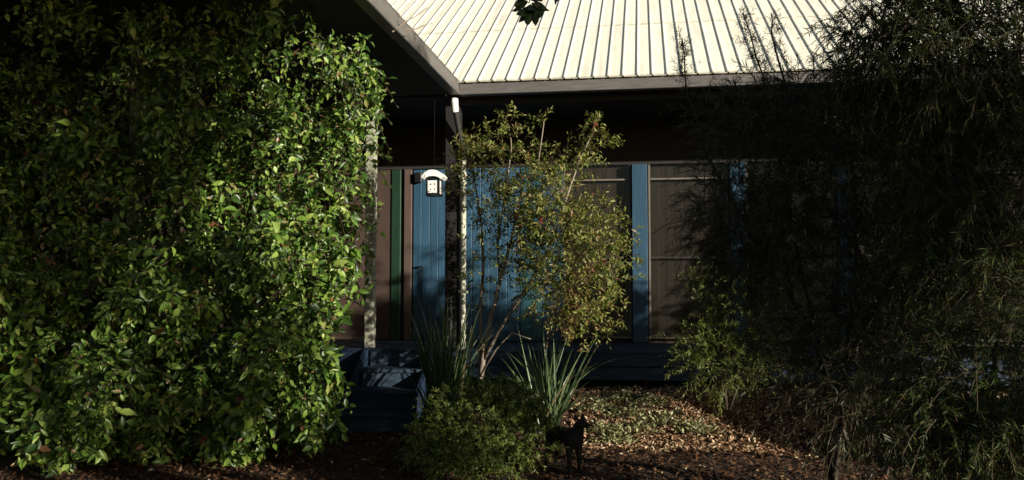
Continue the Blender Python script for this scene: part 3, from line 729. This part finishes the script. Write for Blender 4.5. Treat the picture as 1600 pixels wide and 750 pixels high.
# drooping tree at the upper right
b3 = Vector((3.3, 5.6, 0))
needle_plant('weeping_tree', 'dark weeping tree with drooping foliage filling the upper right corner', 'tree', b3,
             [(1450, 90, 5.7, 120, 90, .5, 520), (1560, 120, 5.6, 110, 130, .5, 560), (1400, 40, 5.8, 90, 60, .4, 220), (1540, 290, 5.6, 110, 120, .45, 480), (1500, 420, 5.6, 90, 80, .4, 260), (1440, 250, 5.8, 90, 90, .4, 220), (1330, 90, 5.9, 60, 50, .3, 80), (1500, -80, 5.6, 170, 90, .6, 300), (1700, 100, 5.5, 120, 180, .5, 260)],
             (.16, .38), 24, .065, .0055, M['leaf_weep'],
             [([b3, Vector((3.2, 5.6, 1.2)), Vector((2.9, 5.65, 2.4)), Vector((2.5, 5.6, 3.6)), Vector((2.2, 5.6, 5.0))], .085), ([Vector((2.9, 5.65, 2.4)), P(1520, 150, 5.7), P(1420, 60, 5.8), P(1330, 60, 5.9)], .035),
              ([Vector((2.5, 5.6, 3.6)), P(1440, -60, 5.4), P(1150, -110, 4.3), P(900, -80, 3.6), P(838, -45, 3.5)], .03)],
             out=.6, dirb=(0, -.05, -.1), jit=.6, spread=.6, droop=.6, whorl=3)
# drooping bush in the lower right
b4 = P(1560, 740, 4.65); b4.z = 0
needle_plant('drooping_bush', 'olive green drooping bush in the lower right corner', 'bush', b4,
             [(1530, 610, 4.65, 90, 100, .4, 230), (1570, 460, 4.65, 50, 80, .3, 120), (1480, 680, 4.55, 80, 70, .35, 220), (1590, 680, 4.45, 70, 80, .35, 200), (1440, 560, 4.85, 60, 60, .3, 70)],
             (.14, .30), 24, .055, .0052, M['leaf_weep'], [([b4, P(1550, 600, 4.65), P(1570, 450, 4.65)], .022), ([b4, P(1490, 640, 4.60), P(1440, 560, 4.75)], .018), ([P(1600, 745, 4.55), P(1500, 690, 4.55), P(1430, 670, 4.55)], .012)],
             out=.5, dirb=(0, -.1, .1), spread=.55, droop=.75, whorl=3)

# leaf spray hanging into the top of the view
sp0 = P(838, -45, 3.5)
hs_ = thing('hanging_leaf_spray', 'dark leaf cluster hanging down in front of the roof at the top edge', 'branch', sp0)
c = P(826, 5, 3.5)
MB().tube([sp0, P(835, -20, 3.5), c], [.005, .004, .003], 6).build('twig', M['twig'], hs_)
lme2 = leaves_mesh('spray_leaf', np.zeros((1, 3)), np.array([[0, 1.0, 0]]), np.array([[0, 0, 1.0]]), np.array([1.0]), np.array([1.0]), T_OVATE, M['leaf_shade'])
for i, (u, v, du, dv) in enumerate(((826, 3, -22, 6), (826, 8, -16, 18), (828, 10, -4, 28), (832, 12, 6, 26), (830, 8, 16, 20), (830, 4, 18, 8), (828, 0, 16, -10), (826, -2, -14, -6), (829, 6, 2, 12), (866, -6, 6, 10), (822, -4, -20, -2), (834, 2, 20, 14), (824, 12, -10, 20), (836, -6, 20, -4), (827, 14, 0, 22), (818, 4, -16, 14))):
    a = P(u, v, 3.5 + random.uniform(-.03, .03)); e = P(u + du, v + dv, 3.5 + random.uniform(-.05, .05)); d = e - a; L_ = d.length
    y = d.normalized(); x_ = y.cross(Vector((random.uniform(-.4, .4), 1, random.uniform(-.4, .4)))).normalized(); z_ = x_.cross(y)
    o = bpy.data.objects.new('leaf', lme2)
    o.matrix_basis = Matrix.Translation(a - sp0) @ Matrix((x_ * L_ * .55, y * L_ * 1.15, z_ * L_)).transposed().to_4x4(); put(o, hs_)

# ------------------------------------------------------------------ unseen trees added beside the garden, crowns shaped to cast its shade
def added_shade_tree(label, base, crown, rad, n, thr=-.42, ll=.17, ws=1.3):
    t_ = thing('added_shade_tree', label, 'tree', base, 'trees added beyond the right edge for their shade')
    O, D = in_ball(n, crown, rad); O = O[wob(O, ws, base[0]) > thr]; D = norm(O - np.array(crown)) + rng.normal(0, .5, O.shape)
    Lx, Px = shoots(O, D, rng.uniform(.25, .5, len(O)), 9, ll, ll * .45, droop=.3)
    foliage('crown', t_, Lx, T_SMALL, M['leaf_shade']); 
    b_ = Vector(base); cc = Vector(crown)
    MB().tube([b_, b_.lerp(cc, .5) + Vector((.1, 0, 0)), cc, cc + Vector((0, 0, rad[2] * .6))], [.13, .10, .06, .02], 9).build('trunk', M['bark_dark'], t_, smooth=True)
    for k in range(6):
        a = k * 1.05; e = cc + Vector((math.cos(a) * rad[0] * .7, math.sin(a) * rad[1] * .7, rad[2] * (.5 if k % 2 else -.1)))
        MB().tube([b_.lerp(cc, .6), b_.lerp(cc, .85).lerp(e, .4), e], [.05, .03, .01], 6).build('limb', M['bark_dark'], t_, smooth=True)
def sun_point(q, s, z=0.0):
    """q: across the sun's direction, s: along it towards the sun"""
    a = R(SUN_AZ); return (math.sin(a) * s + math.cos(a) * q, -math.cos(a) * s + math.sin(a) * q, z)
def shader(label, q, s, zc, rq, rz, n, ll=.17, thr=-.42, ws=1.3):
    b_ = sun_point(q, s); added_shade_tree(label, b_, (b_[0], b_[1], zc), (rq, rq, rz), n, thr, ll, ws)
shader('broad leaved tree added beyond the right edge to shade the weeping tree and path', 5.9, 5.0, 4.1, .75, 1.9, 560)
shader('high crowned tree added beyond the right edge to shade the top of the climber', 2.9, 9.0, 6.1, .6, 1.35, 850)
shader('second high crowned tree with a narrower crown added beyond the right edge to shade the climber', 3.6, 8.0, 6.5, .22, .95, 330, .13)
shader('bushy tree added beyond the right edge to shade the windows', 11.35, -.3, 2.5, .85, 1.75, 1800)
shader('low dense shrub added beyond the right edge nearest the path to shade the lower wall', 8.8, 1.5, 1.75, .4, 1.4, 1500, .10)
shader('low dense shrub added beyond the right edge nearest the verandah to shade the lower wall', 9.6, 1.5, 1.7, .45, 1.35, 1500, .10)
shader('low broad bush added beyond the right edge to shade the drooping bush', 4.9, 3.0, 1.9, .3, .7, 420, .10, .18, 2.6)
shader('thin airy tree added beyond the right edge to cast shadow streaks on the blue door', 8.35, 1.0, 3.3, .42, .6, 150, .09)
shader('young tree with a small round crown added beyond the right edge to shade the lower wall', 8.15, 1.6, 2.65, .3, .6, 600, .10)
shader('airy tree with a patchy crown added beyond the right edge to dapple the lower climber', 3.45, 6.8, 3.6, .85, 1.0, 1900, .09, .34, 2.0)
shader('slender sapling added beyond the right edge to shade the middle of the climber', 3.97, 6.0, 3.2, .16, .55, 320, .10)

# ------------------------------------------------------------------ ground litter and cover
n = 30000
X = rng.uniform(-6, 4.5, n); Y = rng.uniform(5.2, 10.1, n)
X = np.concatenate([X, rng.uniform(-.75, 1.5, 12000)]); Y = np.concatenate([Y, 8.55 + 1.1 * rng.uniform(0, 1, 12000)]); n = len(X)
dens = np.where((Y > 8.5) & (X > -.9), 1, .035); k = rng.uniform(0, 1, n) < dens; X, Y = X[k], Y[k]
B = np.stack([X, Y, ground_z(X, Y) + .004 + rng.uniform(0, .018, len(X))], -1)
D = norm(np.stack([rng.normal(0, 1, len(X)), rng.normal(0, 1, len(X)), rng.normal(.1, .4, len(X))], -1))
U = norm(np.array([.35, -.35, .8]) + rng.normal(0, .7, (len(X), 3)))
foliage('leaf_litter', None, (B, D, U, rng.uniform(.022, .065, len(X)), rng.uniform(.010, .028, len(X))), T_SMALL, M['leaf_litter'], label='dry fallen leaves scattered over the garden soil')
bpy.data.objects['leaf_litter']['category'] = 'leaves'
M['mulch'] = leaf_mat('bark_mulch', [(0, (.018, .008, .004)), (.6, (.06, .028, .013)), (.92, (.11, .058, .028)), (1, (.20, .13, .075))], .9, .15, .0)
n = 24000
X = rng.uniform(-5.5, 3.6, n); Y = rng.uniform(5.4, 9.0, n)
B = np.stack([X, Y, ground_z(X, Y) + .002 + rng.uniform(0, .02, n)], -1)
D = norm(np.stack([rng.normal(0, 1, n), rng.normal(0, 1, n), rng.normal(.05, .3, n)], -1))
foliage('bark_mulch', None, (B, D, norm(np.array([0, 0, 1.0]) + rng.normal(0, .6, (n, 3))), rng.uniform(.02, .07, n), rng.uniform(.008, .024, n)), T_NEEDLE, M['mulch'], label='rough brown bark mulch over the shaded front ground')
bpy.data.objects['bark_mulch']['category'] = 'mulch'
# pale ground cover plants in the sun
GC = [(945, 650, 8.95), (985, 640, 9.15), (1000, 665, 8.95), (960, 672, 8.8), (1015, 632, 9.3), (1040, 660, 9.05), (975, 618, 9.4), (1090, 672, 8.95), (935, 625, 9.25)]
GL = ['pale green ground cover tuft nearest the strap leaved clump', 'pale green ground cover tuft in the middle of the sunlit mulch', 'pale ground cover tuft low in the sunlit mulch', 'pale ground cover tuft at the front edge of the bed beside the dog',
      'dull green ground cover tuft at the back of the sunlit mulch', 'small ground cover tuft right of the brightest mulch', 'shaded ground cover tuft furthest back by the verandah', 'rightmost ground cover tuft on the brown mulch', 'ground cover tuft just right of the arching strap leaves']
for (u, v, Y), lb in zip(GC, GL):
    c = P(u, v, Y); c.z = float(ground_z(c.x, c.y))
    t_ = thing('ground_cover_plant', lb, 'plant', c, 'ground cover tufts in the bed')
    n = 240; rr = rng.uniform(.0, .19, n) ** .85; a = rng.uniform(0, 6.28, n)
    B = np.stack([rr * np.cos(a), rr * np.sin(a) * .7, rng.uniform(.0, .10, n) * (1 - rr / .25)], -1)
    B = B + np.array(c); B[:, 2] = np.maximum(B[:, 2], ground_z(B[:, 0], B[:, 1]) + .005)
    D = np.stack([np.cos(a), np.sin(a), rng.uniform(.0, 1.1, n)], -1) + rng.normal(0, .35, (n, 3))
    foliage('foliage', t_, (B, D, norm(np.array([0, 0, 1.0]) + rng.normal(0, .4, (n, 3))), rng.uniform(.035, .07, n), rng.uniform(.018, .034, n)), T_SMALL, M['leaf_cover'])

# ------------------------------------------------------------------ dog
dg = P(880, 727, 7.5); dg.z = float(ground_z(dg.x, dg.y))
dog = thing('dog', 'small black dog standing on the path with its head raised', 'dog', dg)
dog.rotation_euler = (0, 0, R(-46)); dog.scale = (.92, .92, .92)
def skin_obj(name, verts, edges, radii, mat, parent, root=0, sub=2, label=None):
    me = bpy.data.meshes.new(name); me.from_pydata(verts, edges, []); me.materials.append(mat)
    o = put(bpy.data.objects.new(name, me), parent, label=label)
    md = o.modifiers.new('skin', 'SKIN'); md.use_smooth_shade = True
    sv = me.skin_vertices[0].data
    for i, r in enumerate(radii): sv[i].radius = r if hasattr(r, '__len__') else (r, r); sv[i].use_root = (i == root)
    ss = o.modifiers.new('subdivision', 'SUBSURF'); ss.levels = sub; ss.render_levels = sub
    return o
# x forward, y left, z up
dv = [(-.02, 0, .335), (.10, 0, .33), (.175, 0, .345), (.215, 0, .40), (.235, 0, .455), (.275, 0, .485), (.33, 0, .475), (.365, 0, .468),
      (-.12, 0, .34), (-.175, 0, .335), (-.22, 0, .36), (-.27, 0, .42), (-.29, 0, .48),
      (.155, .055, .25), (.165, .06, .15), (.16, .06, .05), (.185, .06, .018),
      (.155, -.055, .25), (.165, -.06, .15), (.16, -.06, .05), (.185, -.06, .018),
      (-.15, .055, .26), (-.125, .06, .19), (-.195, .06, .11), (-.185, .06, .04), (-.155, .06, .018),
      (-.15, -.055, .26), (-.125, -.06, .19), (-.195, -.06, .11), (-.185, -.06, .04), (-.155, -.06, .018)]
de = [(0, 1), (1, 2), (2, 3), (3, 4), (4, 5), (5, 6), (6, 7), (0, 8), (8, 9), (9, 10), (10, 11), (11, 12), (2, 13), (13, 14), (14, 15), (15, 16), (2, 17), (17, 18), (18, 19), (19, 20),
      (9, 21), (21, 22), (22, 23), (23, 24), (24, 25), (9, 26), (26, 27), (27, 28), (28, 29), (29, 30)]
drd = [.082, .092, .094, .062, .052, .052, .030, .022, .062, .062, .026, .018, .010, .040, .026, .018, .022, .040, .026, .018, .022, .048, .034, .020, .016, .022, .048, .034, .020, .016, .022]
skin_obj('body', dv, de, drd, M['fur'], dog)
for sy in (-1, 1):
    V = [(.225, sy * .018, .515), (.255, sy * .052, .505), (.262, sy * .020, .52), (.225, sy * .050, .50), (.222, sy * .050, .575), (.235, sy * .040, .54)]
    mesh_obj('ear', V, [(0, 2, 4), (2, 1, 4), (1, 3, 4), (3, 0, 4), (0, 3, 1, 2)], M['fur'], dog, world=False, smooth=False)
    mb = MB()
    V = []; 
    c_ = Vector((.30, sy * .030, .503))
    for i in range(5):
        th = math.pi * i / 4
        for j in range(8):
            ph = 2 * math.pi * j / 8; V.append(c_ + Vector((math.sin(th) * math.cos(ph), math.sin(th) * math.sin(ph), math.cos(th))) * .009)
    F = [(i * 8 + j, (i + 1) * 8 + j, (i + 1) * 8 + (j + 1) % 8, i * 8 + (j + 1) % 8) for i in range(4) for j in range(8)]
    mesh_obj('eye', V, F, M['eye'], dog, world=False, smooth=True)
V = [(.378 + .012 * math.sin(t) * math.cos(p), .016 * math.sin(t) * math.sin(p), .474 + .012 * math.cos(t)) for t in (.01, .8, 1.57, 2.3, 3.13) for p in [k * .785 for k in range(8)]]
mesh_obj('nose', V, [(i * 8 + j, (i + 1) * 8 + j, (i + 1) * 8 + (j + 1) % 8, i * 8 + (j + 1) % 8) for i in range(4) for j in range(8)], M['nose'], dog, world=False, smooth=True)
